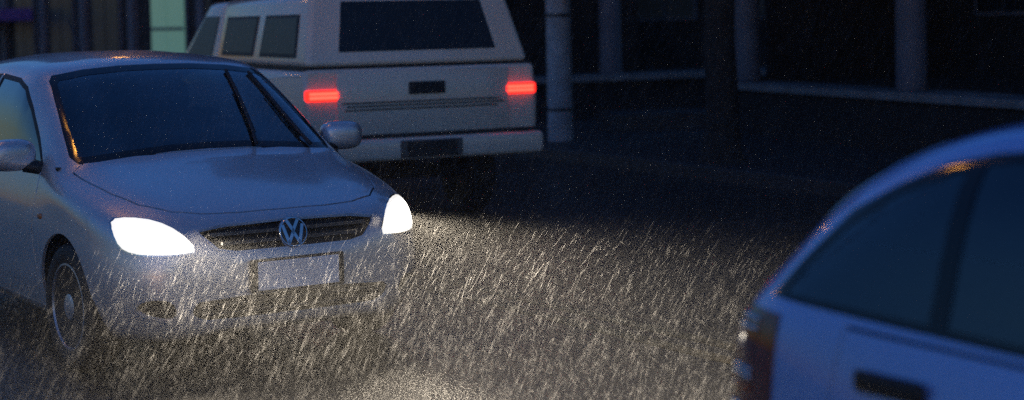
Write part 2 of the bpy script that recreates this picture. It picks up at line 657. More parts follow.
# kerb stones one by one
kbm = box_bm(.98, .16, .25, bevel=.012)
kme = bpy.data.meshes.new('kerb_stone'); kbm.to_mesh(kme); kbm.free(); kme.materials.append(M['kerb'])
kerb = empty('kerb', K0); tag(kerb, None, None, kind='structure')
for k in range(-14, 26):
    o = bpy.data.objects.new('kerb_stone', kme); COL.objects.link(o); o.parent = kerb
    q = -KD * (k * 1.0) + KN * .075
    o.location = (q.x, q.y, .01 + random.uniform(-.004, .004)); o.rotation_euler = (0, 0, KA - R(90) + random.uniform(-.004, .004))
# double yellow centre line
c0 = ground_point(500, 298); c1 = ground_point(716, 356)
cdir = -FWD
mid = (c0 + c1) / 2
for s in (-.11, .11):
    pts = []
    for k in (-14, 60):
        for w in ((-.05, .05) if k < 0 else (.05, -.05)):
            q = mid + cdir * k + LEFT * (s + w); pts.append((q.x, q.y))
    ln = sheet('road_marking', pts, 0.004, 'yellow')
    tag(ln, None, None, kind='structure')

# ------------------------------------------------------------------ the silver hatchback
G = [
    (.805,[(0,0.43),(0.03,0.43),(0.06,0.435),(0.08,0.445),(0.09,0.46),(0.085,0.475),(0.07,0.485),(0.05,0.49),(0.025,0.492),(0,0.493)]),
    (.788, [(0,0.33),(0.15,0.33),(0.276,0.345),(0.3335,0.39),(0.3565,0.45),(0.3392,0.51),(0.299,0.545),(0.218,0.565),(0.109,0.575),(0,0.578)]),
    (.750, [(0,0.25),(0.25,0.25),(0.456,0.265),(0.5358,0.34),(0.57,0.45),(0.5529,0.55),(0.513,0.61),(0.3902,0.65),(0.2168,0.668),(0,0.672)]),
    (.700, [(0,0.225),(0.3,0.225),(0.5376,0.24),(0.616,0.33),(0.6496,0.45),(0.6328,0.57),(0.5992,0.645),(0.4717,0.695),(0.2573,0.722),(0,0.732)]),
    (.620, [(0,0.205),(0.33,0.205),(0.5964,0.22),(0.6763,0.33),(0.7136,0.45),(0.7029,0.58),(0.6763,0.675),(0.5299,0.738),(0.2909,0.76),(0,0.77)]),
    (.480, [(0,0.19),(0.36,0.19),(0.656,0.205),(0.7431,0.33),(0.7759,0.46),(0.7687,0.6),(0.738,0.712),(0.5988,0.78),(0.3146,0.803),(0,0.813)]),
    (.300, [(0,0.18),(0.38,0.18),(0.707,0.2),(0.7828,0.33),(0.808,0.48),(0.803,0.63),(0.7727,0.76),(0.6388,0.824),(0.332,0.848),(0,0.858)]),
    (.000,[(0,0.18),(0.38,0.18),(0.73,0.2),(0.8,0.35),(0.824,0.52),(0.82,0.68),(0.79,0.825),(0.67,0.882),(0.35,0.912),(0,0.924)]),
    (-.130,[(0,0.18),(0.38,0.18),(0.74,0.2),(0.805,0.35),(0.826,0.52),(0.823,0.69),(0.785,0.85),(0.7,0.905),(0.375,0.94),(0,0.955)]),
    (-.200,[(0,0.18),(0.38,0.18),(0.74,0.2),(0.805,0.35),(0.827,0.52),(0.824,0.7),(0.782,0.865),(0.695,0.935),(0.375,0.985),(0,1.003)]),
    (-.380,[(0,0.18),(0.38,0.18),(0.74,0.2),(0.805,0.35),(0.828,0.52),(0.826,0.71),(0.778,0.89),(0.68,1.035),(0.375,1.092),(0,1.11)]),
    (-.620,[(0,0.18),(0.38,0.18),(0.74,0.2),(0.805,0.35),(0.828,0.52),(0.826,0.72),(0.775,0.905),(0.645,1.185),(0.355,1.235),(0,1.25)]),
    (-.850,[(0,0.18),(0.38,0.18),(0.74,0.2),(0.805,0.35),(0.828,0.52),(0.826,0.72),(0.775,0.915),(0.615,1.31),(0.34,1.357),(0,1.37)]),
    (-.980,[(0,0.18),(0.38,0.18),(0.74,0.2),(0.805,0.35),(0.828,0.52),(0.826,0.725),(0.775,0.92),(0.602,1.36),(0.33,1.405),(0,1.418)]),
    (-1.15,[(0,0.18),(0.38,0.18),(0.74,0.2),(0.805,0.35),(0.828,0.52),(0.826,0.73),(0.775,0.925),(0.595,1.382),(0.325,1.43),(0,1.443)]),
    (-1.60,[(0,0.18),(0.38,0.18),(0.74,0.2),(0.805,0.35),(0.828,0.52),(0.826,0.74),(0.772,0.935),(0.588,1.395),(0.325,1.452),(0,1.464)]),
    (-2.20,[(0,0.18),(0.38,0.18),(0.73,0.2),(0.8,0.35),(0.824,0.52),(0.822,0.75),(0.762,0.95),(0.57,1.37),(0.315,1.437),(0,1.452)]),
    (-2.60,[(0,0.2),(0.38,0.2),(0.7,0.22),(0.78,0.36),(0.81,0.53),(0.805,0.76),(0.745,0.965),(0.525,1.32),(0.295,1.395),(0,1.41)]),
    (-2.80,[(0,0.21),(0.37,0.21),(0.67,0.23),(0.76,0.37),(0.79,0.54),(0.785,0.76),(0.725,0.965),(0.49,1.25),(0.28,1.325),(0,1.34)]),
    (-2.95,[(0,0.23),(0.34,0.23),(0.63,0.25),(0.72,0.38),(0.75,0.54),(0.74,0.74),(0.69,0.93),(0.48,1.08),(0.28,1.13),(0,1.145)]),
    (-3.05,[(0,0.27),(0.28,0.27),(0.52,0.29),(0.62,0.39),(0.655,0.53),(0.64,0.7),(0.58,0.84),(0.45,0.92),(0.26,0.945),(0,0.955)]),
    (-3.10,[(0,0.4),(0.1,0.4),(0.18,0.41),(0.25,0.45),(0.28,0.53),(0.26,0.6),(0.22,0.66),(0.18,0.69),(0.09,0.7),(0,0.705)]),
]


def build_silver(root):
    bm = loft_half(G, .03)
    any_ = lambda c, n: True
    front = lambda c, n: c.x > .12 and n.x > -.2
    sidef = lambda c, n: c.y > .35 and n.y > .25
    # bumper skin, bonnet, wings
    knife(bm, [(.345, .10), (.345, .57), (.42, .592), (1.0, .592), (1.0, .10)], 'side', lambda c, n: c.x > .3, 2)
    bon = [(-.16, -.05), (.672, -.05), (.662, .20), (.630, .38), (.575, .50), (.44, .60), (.25, .655), (0, .69), (-.15, .705), (-.20, .60), (-.17, .30)]
    knife(bm, inset(bon, -.004), 'top', lambda c, n: n.z > .15 and c.z > .6 and c.x > -.3, 9)
    knife(bm, inset(bon, .004), 'top', lambda c, n: n.z > .15 and c.z > .6 and c.x > -.3, 3)
    # cowl between bonnet and glass
    # windscreen
    ws = [(-.06, .985), (.20, .980), (.40, .965), (.58, .950), (.665, .945), (.682, .975), (.657, 1.08), (.62, 1.22), (.588, 1.325), (.56, 1.353), (.40, 1.378), (.20, 1.393), (-.06, 1.397)]
    wf = lambda c, n: -1.12 < c.x < -.08 and n.x > .22 and c.z > .92
    knife(bm, ws, 'front', wf, 5)
    knife(bm, inset(ws, .028), 'front', wf, 4)
    # side glass
    fw = [(-.47, .945), (-.60, 1.045), (-.80, 1.185), (-.98, 1.285), (-1.15, 1.325), (-1.47, 1.342), (-1.47, .972), (-.80, .955)]
    rw = [(-1.53, .974), (-1.53, 1.342), (-1.85, 1.335), (-2.15, 1.30), (-2.38, 1.16), (-2.48, 1.01), (-2.2, .985)]
    sf = lambda c, n: c.y > .45 and n.y > .3 and c.z > .9
    for poly, ids in ((fw, (7, 6)), (rw, (7, 8))):
        knife(bm, inset(poly, -.016), 'side', sf, ids[0])
        knife(bm, inset(poly, .006), 'side', sf, ids[1])
    # doors
    fd = [(-.36, .25), (-.42, .60), (-.40, .80), (-.43, .905), (-.9, .925), (-1.495, .94), (-1.495, .25)]
    rd = [(-1.505, .25), (-1.505, .94), (-2.3, .955), (-2.27, .75), (-2.12, .60), (-2.06, .25)]
    df = lambda c, n: c.y > .5 and n.y > .3 and c.z < .97
    for poly, pid in ((fd, 10), (rd, 11)):
        knife(bm, inset(poly, -.004), 'side', df, 9)
        knife(bm, inset(poly, .004), 'side', df, pid)
    # headlights, grille, intakes
    hl = smooth_poly([(.455, .606), (.52, .600), (.63, .597), (.70, .604), (.732, .628), (.742, .690), (.73, .738), (.67, .747), (.585, .734), (.515, .690)], 1)
    hf = lambda c, n: c.x > .22 and c.y > .3 and c.z > .5
    knife(bm, inset(hl, -.008), 'front', hf, 13)
    knife(bm, inset(hl, -.002), 'front', hf, 20)
    knife(bm, inset(hl, .010), 'front', hf, 12)
    gr = [(-.06, .590), (.28, .592), (.36, .608), (.425, .670), (.435, .688), (.33, .704), (-.06, .712)]
    gf = lambda c, n: c.x > .5 and n.x > .05
    knife(bm, inset(gr, -.010), 'front', gf, 15)
    knife(bm, gr, 'front', gf, 14)
    lo = smooth_poly([(-.30, .285), (.40, .285), (.47, .31), (.49, .35), (.45, .392), (-.30, .397)], 1)
    knife(bm, lo, 'front', gf, 16)
    fog = smooth_poly([(.545, .30), (.66, .315), (.70, .36), (.66, .405), (.56, .395)], 2)
    knife(bm, fog, 'front', lambda c, n: c.x > .3 and n.x > .05, 17)
    # wheel openings
    for cx in (0.0, -2.465):
        c = circle(cx, .298, .345, 48)
        for f in knife(bm, c, 'side', lambda c_, n_: c_.y > .42 and c_.z < .7, 99): pass
    # rear glass, tail lamps
    rg = [(-.06, 1.02), (.40, 1.01), (.49, 1.03), (.42, 1.27), (-.06, 1.31)]
    knife(bm, rg, 'front', lambda c, n: c.x < -2.5 and n.x < -.2, 18)
    tl = [(.52, .70), (.70, .72), (.74, .90), (.60, .92)]
    knife(bm, tl, 'front', lambda c, n: c.x < -2.6, 19)
    bm.normal_update()
    d = by_part(bm)
    panel('body_shell', bm, d[0], 'silver', root, 0, 0, .015)
    panel('bumper', bm, d[2], 'silver', root, 0, .003, .02)
    panel('bonnet', bm, d[3], 'silver', root, 0, .002, .015)
    gaps(bm, d[9], root)
    panel('windscreen_surround', bm, d[5], 'glossblack', root, 0, .002, .01)
    panel('windscreen', bm, d[4], 'wind', root, 0, .0, 0)
    panel('rear_window', bm, d[18], 'side', root, 0, 0, 0)
    for s in (1, -1):
        panel('window_seal', bm, d[7], 'black', root, s, .001, .01)
        panel('front_door_window', bm, d[6], 'side', root, s, -.004, 0)
        panel('rear_door_window', bm, d[8], 'side', root, s, -.004, 0)
        dr = panel('front_door', bm, d[10], 'silver', root, s, .001, .015)
        handle = box_bm(.17, .03, .032, (-1.33, s * .838, .80), .012, 3)
        from_bm('handle', handle, 'silver', dr, True)
        dr = panel('rear_door', bm, d[11], 'silver', root, s, .001, .015)
        handle = box_bm(.17, .03, .032, (-2.10, s * .836, .82), .012, 3)
        from_bm('handle', handle, 'silver', dr, True)
        hb = panel('headlight', bm, d[13], 'chrome', root, s, .001, .02)
        panel('lens_rim', bm, d[20], 'lamp_rim', hb, s, .005, .02)
        lens = panel('lens', bm, d[12], 'lamp', hb, s, .006, .02)
        panel('fog_recess', bm, d[17], 'black', root, s, -.025, 0)
        panel('tail_light', bm, d[19], 'red', root, s, .004, .01)
    panel('grille_surround', bm, d[15], 'silver', root, 0, .006, .02)
    g = panel('grille', bm, d[14], 'black', root, 0, -.03, 0)
    panel('lower_intake', bm, d[16], 'black', root, 0, -.03, 0)
    panel('cabin_lining', bm, [f for f in d[0] + d[10] + d[11] if f.calc_center_median().x < -.25], 'fabric', root, 0, -.035, 0)
    bvh = BVHTree.FromBMesh(bm)

    def surf(y, z, dx=0.0):
        h = bvh.ray_cast(Vector((1.5, abs(y), z)), Vector((-1, 0, 0)))
        return Vector((h[0].x + dx, y, z)), h[1]
    # grille bars
    for z, w in ((.628, .335), (.668, .385)):
        pts = [surf(-w + 2 * w * k / 20, z, -.006)[0] for k in range(21)]
        b = bmesh.new()
        prev = None
        for p in pts:
            ring = [b.verts.new(p + Vector((dx, 0, dz))) for dx, dz in ((.006, -.008), (.006, .008), (-.02, .006), (-.02, -.006))]
            if prev:
                for i in range(4): b.faces.new((prev[i], prev[(i + 1) % 4], ring[(i + 1) % 4], ring[i]))
            else: b.faces.new(ring)
            prev = ring
        b.faces.new(prev)
        from_bm('grille_bar', b, 'bar', g)
    # lower intake bars
    for z in (.32, .36):
        pts = [surf(-.44 + .88 * k / 16, z, -.012)[0] for k in range(17)]
        from_bm('intake_bar', tube_bm(pts, .007, 6), 'black', root)
    # round emblem: ring with V over W
    pe, ne = surf(.001, .652, .012)
    pe.y = 0
    tilt = math.atan2(ne.z, ne.x) * .6
    em = empty('emblem', pe); em.parent = root; em.scale = (1.2, 1.2, 1.2); em.rotation_euler = (0, -tilt, 0)
    b = lathe_bm([(.0585, -.008), (.0585, .006), (.0555, .010), (.0525, .010), (.050, .004), (.050, -.008)], 40, 'Y')
    bmesh.ops.rotate(b, cent=(0, 0, 0), matrix=Matrix.Rotation(R(-90), 3, 'Z'), verts=b.verts)
    from_bm('emblem_ring', b, 'chrome', em, True, 40)
    b = lathe_bm([(.0505, -.008), (.0505, -.002), (.001, -.001)], 32, 'Y')
    bmesh.ops.rotate(b, cent=(0, 0, 0), matrix=Matrix.Rotation(R(-90), 3, 'Z'), verts=b.verts)
    from_bm('emblem_backing', b, 'glossblack', em)

    def strokes(name, pts):
        b = bmesh.new()
        for (a, c) in zip(pts[:-1], pts[1:]):
            a, c = Vector(a), Vector(c)
            e = (c - a).normalized(); q = Vector((-e.y, e.x)) * .0062
            poly = [a - q - e * .003, c - q + e * .003, c + q + e * .003, a + q - e * .003]
            bb = prism_bm([tuple(p) for p in poly], lambda p, k: ((.007 if k == 0 else -.004), p[0], p[1]))
            me = bpy.data.meshes.new('t'); bb.to_mesh(me); bb.free(); b.from_mesh(me); bpy.data.meshes.remove(me)
        from_bm(name, b, 'chrome', em)
    strokes('emblem_letter', [(-.021, .043), (0, .006), (.021, .043)])
    strokes('emblem_letter', [(-.040, .026), (-.022, -.040), (0, .000), (.022, -.040), (.040, .026)])
    # number plate on its holder
    pp, _ = surf(.001, .49, .012)
    pl = empty('number_plate', (pp.x, 0, .475)); pl.parent = root
    from_bm('plate_holder', box_bm(.02, .46, .15, bevel=.006), 'black', pl)
    from_bm('plate', box_bm(.006, .40, .128, (.014, 0, 0), .003), 'plate', pl)
    # wipers swept up the glass
    for path, nm in (([(.25, .985), (.28, 1.06), (.305, 1.14), (.335, 1.25), (.35, 1.31)], 'wiper'), ([(.55, .965), (.53, 1.04), (.515, 1.12), (.50, 1.22), (.49, 1.29)], 'wiper')):
        pts = [surf(y, z)[0] + Vector((.022, 0, .010)) for y, z in path]
        w = from_bm(nm, tube_bm(pts[:4], [.011, .008, .006, .005], 6), 'black', root)
        bl = [surf(y + .012, z)[0] + Vector((.008, 0, .006)) for y, z in path[1:]]
        bl = [bl[0] + (bl[0] - bl[1]) * .25] + bl + [bl[-1] + (bl[-1] - bl[-2]) * .6]
        from_bm('wiper_blade', tube_bm(bl, .010, 5), 'rubber', w)
    # mirrors
    for s in (1, -1):
        b = blob_bm(.085, .115, .078, 3.0)
        for v in b.verts:
            if v.co.x > 0: v.co.x *= .9 + .2 * abs(v.co.y) * 0
        hs = from_bm('mirror_housing', b, 'silver', root, True)
        hs.location = (-.50, s * .895, .985); hs.rotation_euler = (0, 0, -s * .12)
        b = blob_bm(.012, .095, .060, 3.4)
        mg = from_bm('mirror_glass', b, 'chrome', hs, True); mg.location = (-.082, 0, 0)
        from_bm('mirror_arm', tube_bm([(.03, -s * .05, -.05), (.06, -s * .12, -.07), (.05, -s * .16, -.07)], [.035, .03, .04], 10), 'black', hs, True)
    # aerial on the roof
    from_bm('aerial', tube_bm([(-2.1, 0, 1.45), (-2.35, 0, 1.66)], [.006, .003], 6), 'black', root)
    # side indicator on each wing
    for s in (1, -1):
        h = bvh.ray_cast(Vector((-.30, 2, .70)), Vector((0, -1, 0)))
        o = from_bm('side_indicator', blob_bm(.03, .008, .015, 2.5, 16, 10), 'amber', root, True)
        o.location = (-.30, s * (h[0].y + .001), .70)
    # wheels and the dark wells behind them
    for cx in (0.0, -2.465):
        for s in (1, -1):
            wheel(root, cx, s * .715, .298, .298, .185, s, 6, R(3) if cx == 0 else 0)
            b = lathe_bm([(.345, s * .40), (.36, s * .41), (.36, s * .79), (.345, s * .79)], 36, 'Y')
            bmesh.ops.delete(b, geom=[f for f in b.faces if len(f.verts) > 4 and abs(f.calc_center_median().y) > .6], context='FACES_ONLY')
            for v in b.verts: v.co += Vector((cx, 0, .298))
            bmesh.ops.bisect_plane(b, geom=b.faces[:] + b.edges[:] + b.verts[:], plane_co=(0, 0, .19), plane_no=(0, 0, -1), clear_outer=True)
            from_bm('wheel_well', b, 'seam', root)
    # cabin
    prof = [(-.22, .80), (-.24, .93), (-.45, .965), (-.72, .955), (-.80, .90), (-.82, .70)]
    from_bm('bulkhead', box_bm(.03, 1.50, .74, (-.26, 0, .56)), 'black', root)
    from_bm('dashboard', prism_bm(prof, lambda p, k: (p[0], (-.66, .66)[k], p[1]), .02), 'black', root)
    for s in (1, -1):
        st = from_bm('front_seat', box_bm(.16, .48, .62, (-1.42, s * .35, .82), .06, 3, Matrix.Rotation(R(-14), 3, 'Y')), 'fabric', root, True)
        st.location = (0, 0, 0)
        from_bm('seat_cushion', box_bm(.50, .48, .16, (-1.12, s * .35, .46), .05, 3), 'fabric', st, True)
        from_bm('headrest', box_bm(.10, .26, .17, (-1.66, s * .35, 1.19), .04, 3), 'fabric', st, True)
    from_bm('rear_seat', box_bm(.16, 1.25, .6, (-2.35, 0, .80), .06, 3), 'fabric', root, True)
    b = bmesh.new()
    ring = [Vector((.0, .18 * math.cos(a), .18 * math.sin(a))) for a in np.linspace(0, 2 * math.pi, 33)]
    tube_bm(ring, .016, 8, b); tube_bm([(0, -.17, 0), (-.03 * -1, 0, -.02), (0, .17, 0)], .018, 6, b)
    bmesh.ops.rotate(b, cent=(0, 0, 0), matrix=Matrix.Rotation(R(-25), 3, 'Y'), verts=b.verts)
    bmesh.ops.translate(b, vec=(-.88, .35, .93), verts=b.verts)
    from_bm('steering_wheel', b, 'black', root, True)
    rv = from_bm('interior_mirror', blob_bm(.02, .12, .035, 3), 'black', root, True); rv.location = (-.83, 0, 1.30)


gx = Vector((-1.425, 8.33, 0))
silver = empty('hatchback_car', gx, STREET - R(90))
tag(silver, 'silver hatchback with both headlights on, driving through heavy rain', 'car')
build_silver(silver)
# the two headlamp beams: dipped, a flat cut-off at lamp height, brightest just below it
BEAM = 3600.0
for s in (1, -1):
    L = bpy.data.lights.new('headlamp_beam', 'SPOT')
    L.energy = BEAM; L.color = (1.0, 0.85, 0.64)
    L.spot_size = R(165); L.spot_blend = .3; L.shadow_soft_size = .04
    L.use_nodes = True
    n, l = L.node_tree.nodes, L.node_tree.links
    tc = n.new('ShaderNodeTexCoord'); sx = n.new('ShaderNodeSeparateXYZ')
    l.new(tc.outputs['Normal'], sx.inputs[0])
    cut = n.new('ShaderNodeMapRange'); cut.interpolation_type = 'SMOOTHSTEP'     # nothing above the cut-off
    cut.inputs[1].default_value = -.035; cut.inputs[2].default_value = .012
    cut.inputs[3].default_value = 1; cut.inputs[4].default_value = 0
    l.new(sx.outputs['Y'], cut.inputs[0])
    low = n.new('ShaderNodeMapRange'); low.interpolation_type = 'SMOOTHSTEP'     # weaker towards the bumper
    low.inputs[1].default_value = -.46; low.inputs[2].default_value = -.03
    low.inputs[3].default_value = .006; low.inputs[4].default_value = 1
    l.new(sx.outputs['Y'], low.inputs[0])
    ax = n.new('ShaderNodeMath'); ax.operation = 'ABSOLUTE'; l.new(sx.outputs['X'], ax.inputs[0])
    lat = n.new('ShaderNodeMapRange'); lat.interpolation_type = 'SMOOTHSTEP'
    lat.inputs[1].default_value = .05; lat.inputs[2].default_value = .80
    lat.inputs[3].default_value = 1; lat.inputs[4].default_value = .03
    l.new(ax.outputs[0], lat.inputs[0])
    m1 = n.new('ShaderNodeMath'); m1.operation = 'MULTIPLY'; l.new(cut.outputs[0], m1.inputs[0]); l.new(low.outputs[0], m1.inputs[1])
    m2 = n.new('ShaderNodeMath'); m2.operation = 'MULTIPLY'; l.new(m1.outputs[0], m2.inputs[0]); l.new(lat.outputs[0], m2.inputs[1])
    m3 = n.new('ShaderNodeMath'); m3.operation = 'ADD'; m3.inputs[1].default_value = .0022      # stray light of the wet lens
    l.new(m2.outputs[0], m3.inputs[0]); l.new(m3.outputs[0], n['Emission'].inputs['Strength'])
    lo = bpy.data.objects.new('headlamp_beam', L); COL.objects.link(lo)
    lo.parent = silver
    lo.location = (.70, s * .57, .665)
    lo.rotation_euler = Vector((1, 0, -.01)).to_track_quat('-Z', 'Y').to_euler()

# ------------------------------------------------------------------ the pale blue hatchback close by on the right
B = [
    (-.02, [(0,.42),(.08,.42),(.16,.43),(.22,.46),(.25,.50),(.24,.54),(.20,.57),(.14,.59),(.07,.60),(0,.60)]),
    (.015, [(0,.30),(.25,.30),(.46,.32),(.55,.39),(.58,.50),(.57,.60),(.53,.67),(.42,.70),(.22,.71),(0,.712)]),
    (.060, [(0,.26),(.30,.26),(.56,.28),(.65,.38),(.68,.52),(.67,.67),(.64,.80),(.52,.83),(.28,.845),(0,.85)]),
    (.110, [(0,0.24),(0.32,0.24),(0.61,0.26),(0.7,0.37),(0.73,0.52),(0.72,0.72),(0.685,0.9042),(0.53,0.98),(0.28,1),(0,1.01)]),
    (.200, [(0,0.22),(0.34,0.22),(0.66,0.24),(0.745,0.36),(0.77,0.53),(0.765,0.74),(0.72,0.9552),(0.555,1.085),(0.3,1.115),(0,1.125)]),
    (.340, [(0,0.2),(0.36,0.2),(0.69,0.22),(0.775,0.36),(0.795,0.53),(0.79,0.75),(0.745,0.9788),(0.572,1.195),(0.3,1.23),(0,1.245)]),
    (.500, [(0,0.19),(0.37,0.19),(0.71,0.21),(0.785,0.36),(0.808,0.53),(0.802,0.75),(0.752,0.984),(0.58,1.27),(0.31,1.31),(0,1.325)]),
    (.680, [(0,0.18),(0.38,0.18),(0.72,0.2),(0.79,0.36),(0.815,0.53),(0.81,0.75),(0.756,0.9778),(0.585,1.32),(0.315,1.365),(0,1.38)]),
    (.880, [(0,0.18),(0.38,0.18),(0.72,0.2),(0.79,0.36),(0.818,0.53),(0.812,0.745),(0.758,0.9692),(0.585,1.352),(0.315,1.4),(0,1.412)]),
    (1.25, [(0,0.18),(0.38,0.18),(0.72,0.2),(0.79,0.36),(0.82,0.53),(0.815,0.74),(0.76,0.9568),(0.585,1.375),(0.315,1.43),(0,1.442)]),
    (1.90, [(0,0.18),(0.38,0.18),(0.72,0.2),(0.79,0.36),(0.82,0.53),(0.815,0.73),(0.762,0.94),(0.583,1.37),(0.315,1.428),(0,1.44)]),
    (2.30, [(0,0.18),(0.38,0.18),(0.72,0.2),(0.79,0.36),(0.82,0.53),(0.815,0.72),(0.762,0.925),(0.572,1.335),(0.31,1.385),(0,1.4)]),
    (2.70, [(0,.18),(.38,.18),(.72,.20),(.79,.36),(.818,.53),(.81,.71),(.762,.905),(.63,1.12),(.34,1.165),(0,1.18)]),
    (3.00, [(0,.18),(.38,.18),(.71,.20),(.785,.36),(.812,.53),(.80,.69),(.76,.86),(.66,.925),(.36,.965),(0,.98)]),
    (3.30, [(0,.19),(.37,.19),(.68,.21),(.765,.35),(.79,.50),(.785,.65),(.74,.78),(.60,.845),(.33,.87),(0,.88)]),
    (3.55, [(0,.20),(.34,.20),(.60,.22),(.69,.34),(.72,.47),(.71,.60),(.67,.70),(.53,.755),(.29,.775),(0,.785)]),
    (3.70, [(0,.24),(.27,.24),(.46,.26),(.54,.34),(.57,.46),(.555,.57),(.52,.64),(.42,.68),(.23,.70),(0,.705)]),
    (3.76, [(0,.40),(.08,.40),(.15,.41),(.19,.43),(.21,.46),(.20,.49),(.17,.51),(.12,.52),(.06,.525),(0,.525)]),
]


def build_blue(root):
    bm = loft_half(B, .03)
    sf = lambda c, n: c.y > .45 and n.y > .25 and c.z > .9
    qw = [(.30, .995), (.345, 1.06), (.44, 1.15), (.56, 1.22), (.68, 1.266), (.74, 1.28), (.74, .985)]
    dw = [(.785, .984), (.785, 1.294), (.95, 1.314), (1.2, 1.327), (1.72, 1.326), (1.72, .955)]
    fw = [(1.78, .953), (1.78, 1.324), (2.1, 1.31), (2.35, 1.225), (2.62, 1.06), (2.82, .935), (2.3, .942)]
    allw = [(.255, .982), (.33, 1.075), (.43, 1.178), (.55, 1.238), (.68, 1.289), (.80, 1.315), (.95, 1.330), (1.2, 1.343), (1.75, 1.343), (2.12, 1.322), (2.37, 1.24), (2.65, 1.07), (2.88, .925), (2.3, .928), (1.75, .94), (.95, .96)]
    knife(bm, allw, 'side', sf, 7)
    for poly, pid in ((qw, 6), (dw, 8), (fw, 5)):
        knife(bm, poly, 'side', sf, pid)
    df = lambda c, n: c.y > .5 and n.y > .3 and c.z < .97
    rd = [(.62, .66), (.50, .80), (.52, .952), (1.74, .928), (1.74, .25), (1.06, .25), (1.0, .50), (.85, .64)]
    fd = [(1.752, .25), (1.752, .927), (2.88, .91), (2.86, .6), (2.8, .25)]
    for poly, pid in ((rd, 11), (fd, 10)):
        knife(bm, inset(poly, -.004), 'side', df, 9)
        knife(bm, inset(poly, .004), 'side', df, pid)
    knife(bm, [(-.1, .1), (-.1, .66), (.2, .665), (.40, .60), (.40, .1)], 'side', lambda c, n: c.x < .45, 2)
    # tail lamps wrap round the corner
    tl = smooth_poly([(.575, .665), (.79, .67), (.80, .80), (.80, .945), (.66, .955), (.60, .88)], 1)
    knife(bm, tl, 'front', lambda c, n: c.x < .31 and c.y > .45, 12)
    rg = [(-.05, 1.0), (.48, 1.0), (.566, 1.03), (.584, 1.15), (.578, 1.25), (.52, 1.32), (-.05, 1.36)]
    knife(bm, rg, 'front', lambda c, n: c.x < .72 and n.x < -.14 and c.z > .97, 18)
    wsp = [(-.05, .99), (.5, .97), (.62, .96), (.55, 1.30), (.45, 1.35), (-.05, 1.375)]
    knife(bm, wsp, 'front', lambda c, n: c.x > 2.25 and n.x > .25 and c.z > .95, 4)
    for cx in (.66, 3.06):
        knife(bm, circle(cx, .29, .335, 44), 'side', lambda c_, n_: c_.y > .42 and c_.z < .7, 99)
    hl = [(.45, .60), (.68, .61), (.73, .69), (.55, .71)]
    knife(bm, hl, 'front', lambda c, n: c.x > 3.2 and c.y > .3, 14)
    bm.normal_update()
    d = by_part(bm)
    panel('body_shell', bm, d[0], 'blue', root, 0, 0, .015)
    panel('cabin_lining', bm, [f for f in d[0] + d[10] + d[11] if f.calc_center_median().x < 3.0], 'fabric', root, 0, -.035, 0)
    panel('rear_bumper', bm, d[2], 'blue', root, 0, .003, .02)
    gaps(bm, d[9], root)
    panel('rear_window', bm, d[18], 'side', root, 0, .001, .008)
    panel('windscreen', bm, d[4], 'wind', root, 0, .001, .008)
    for s in (1, -1):
        panel('window_frame', bm, d[7], 'glossblack', root, s, .001, .012)
        panel('quarter_window', bm, d[6], 'side', root, s, -.003, 0)
        panel('rear_door_window', bm, d[8], 'side', root, s, -.003, 0)
        panel('front_door_window', bm, d[5], 'side', root, s, -.003, 0)
        rdp = panel('rear_door', bm, d[11], 'blue', root, s, .001, .015)
        from_bm('handle', box_bm(.19, .02, .045, (.68, s * .803, .86), .012, 3), 'black', rdp, True)
        fdp = panel('front_door', bm, d[10], 'blue', root, s, .001, .015)
        from_bm('handle', box_bm(.19, .02, .045, (1.92, s * .805, .84), .012, 3), 'black', fdp, True)
        t = panel('tail_light', bm, d[12], 'red', root, s, .004, .015)
        panel('headlight', bm, d[14], 'clear', root, s, .003, .015)
        # ribs of the tail lamp lens
        bvh = BVHTree.FromBMesh(bm)
        for z, mt in ((.925, 'clear'), (.905, 'clear'), (.815, 'clear'), (.80, 'clear'), (.775, 'amber'), (.73, 'clear')):
            pts = []
            for k in range(9):
                ang = -.5 + 1.95 * k / 8
                h = bvh.ray_cast(Vector((.35 - 1.2 * math.cos(ang), .45 + 1.2 * math.sin(ang), z)), Vector((math.cos(ang), -math.sin(ang), 0)))
                if h[0] is not None and h[0].y > .60 and h[0].x < .30:
                    pts.append(Vector((h[0].x, s * h[0].y, z)) + Vector((h[1].x, s * h[1].y, h[1].z)) * .006)
            if len(pts) > 1:
                from_bm('lens_rib', tube_bm(pts, .006, 8), 'chrome' if mt == 'clear' else mt, t, True)
        for cx in (.66, 3.06):
            wheel(root, cx, s * .70, .29, .29, .18, s, 6)
        hs = from_bm('mirror_housing', blob_bm(.08, .11, .075, 3.0), 'blue', root, True)
        hs.location = (2.60, s * .88, .96)
        mg = from_bm('mirror_glass', blob_bm(.012, .09, .058, 3.4), 'chrome', hs, True); mg.location = (-.078, 0, 0)
        from_bm('mirror_arm', tube_bm([(.0, -s * .05, -.04), (.03, -s * .12, -.05)], .03, 8), 'black', hs, True)
        st = from_bm('front_seat', box_bm(.16, .48, .62, (1.62, s * .35, .85), .06, 3), 'fabric', root, True)
        from_bm('headrest', box_bm(.10, .26, .17, (1.58, s * .35, 1.24), .04, 3), 'fabric', st, True)
    from_bm('rear_seat', box_bm(.16, 1.2, .55, (.85, 0, .80), .06, 3), 'fabric', root, True)


O3 = Vector((1.036, 4.313, 0))
blue = empty('hatchback_car', O3, STREET - R(90))
tag(blue, 'pale blue hatchback cut by the right edge, tail light nearest the lit rain', 'car')
build_blue(blue)

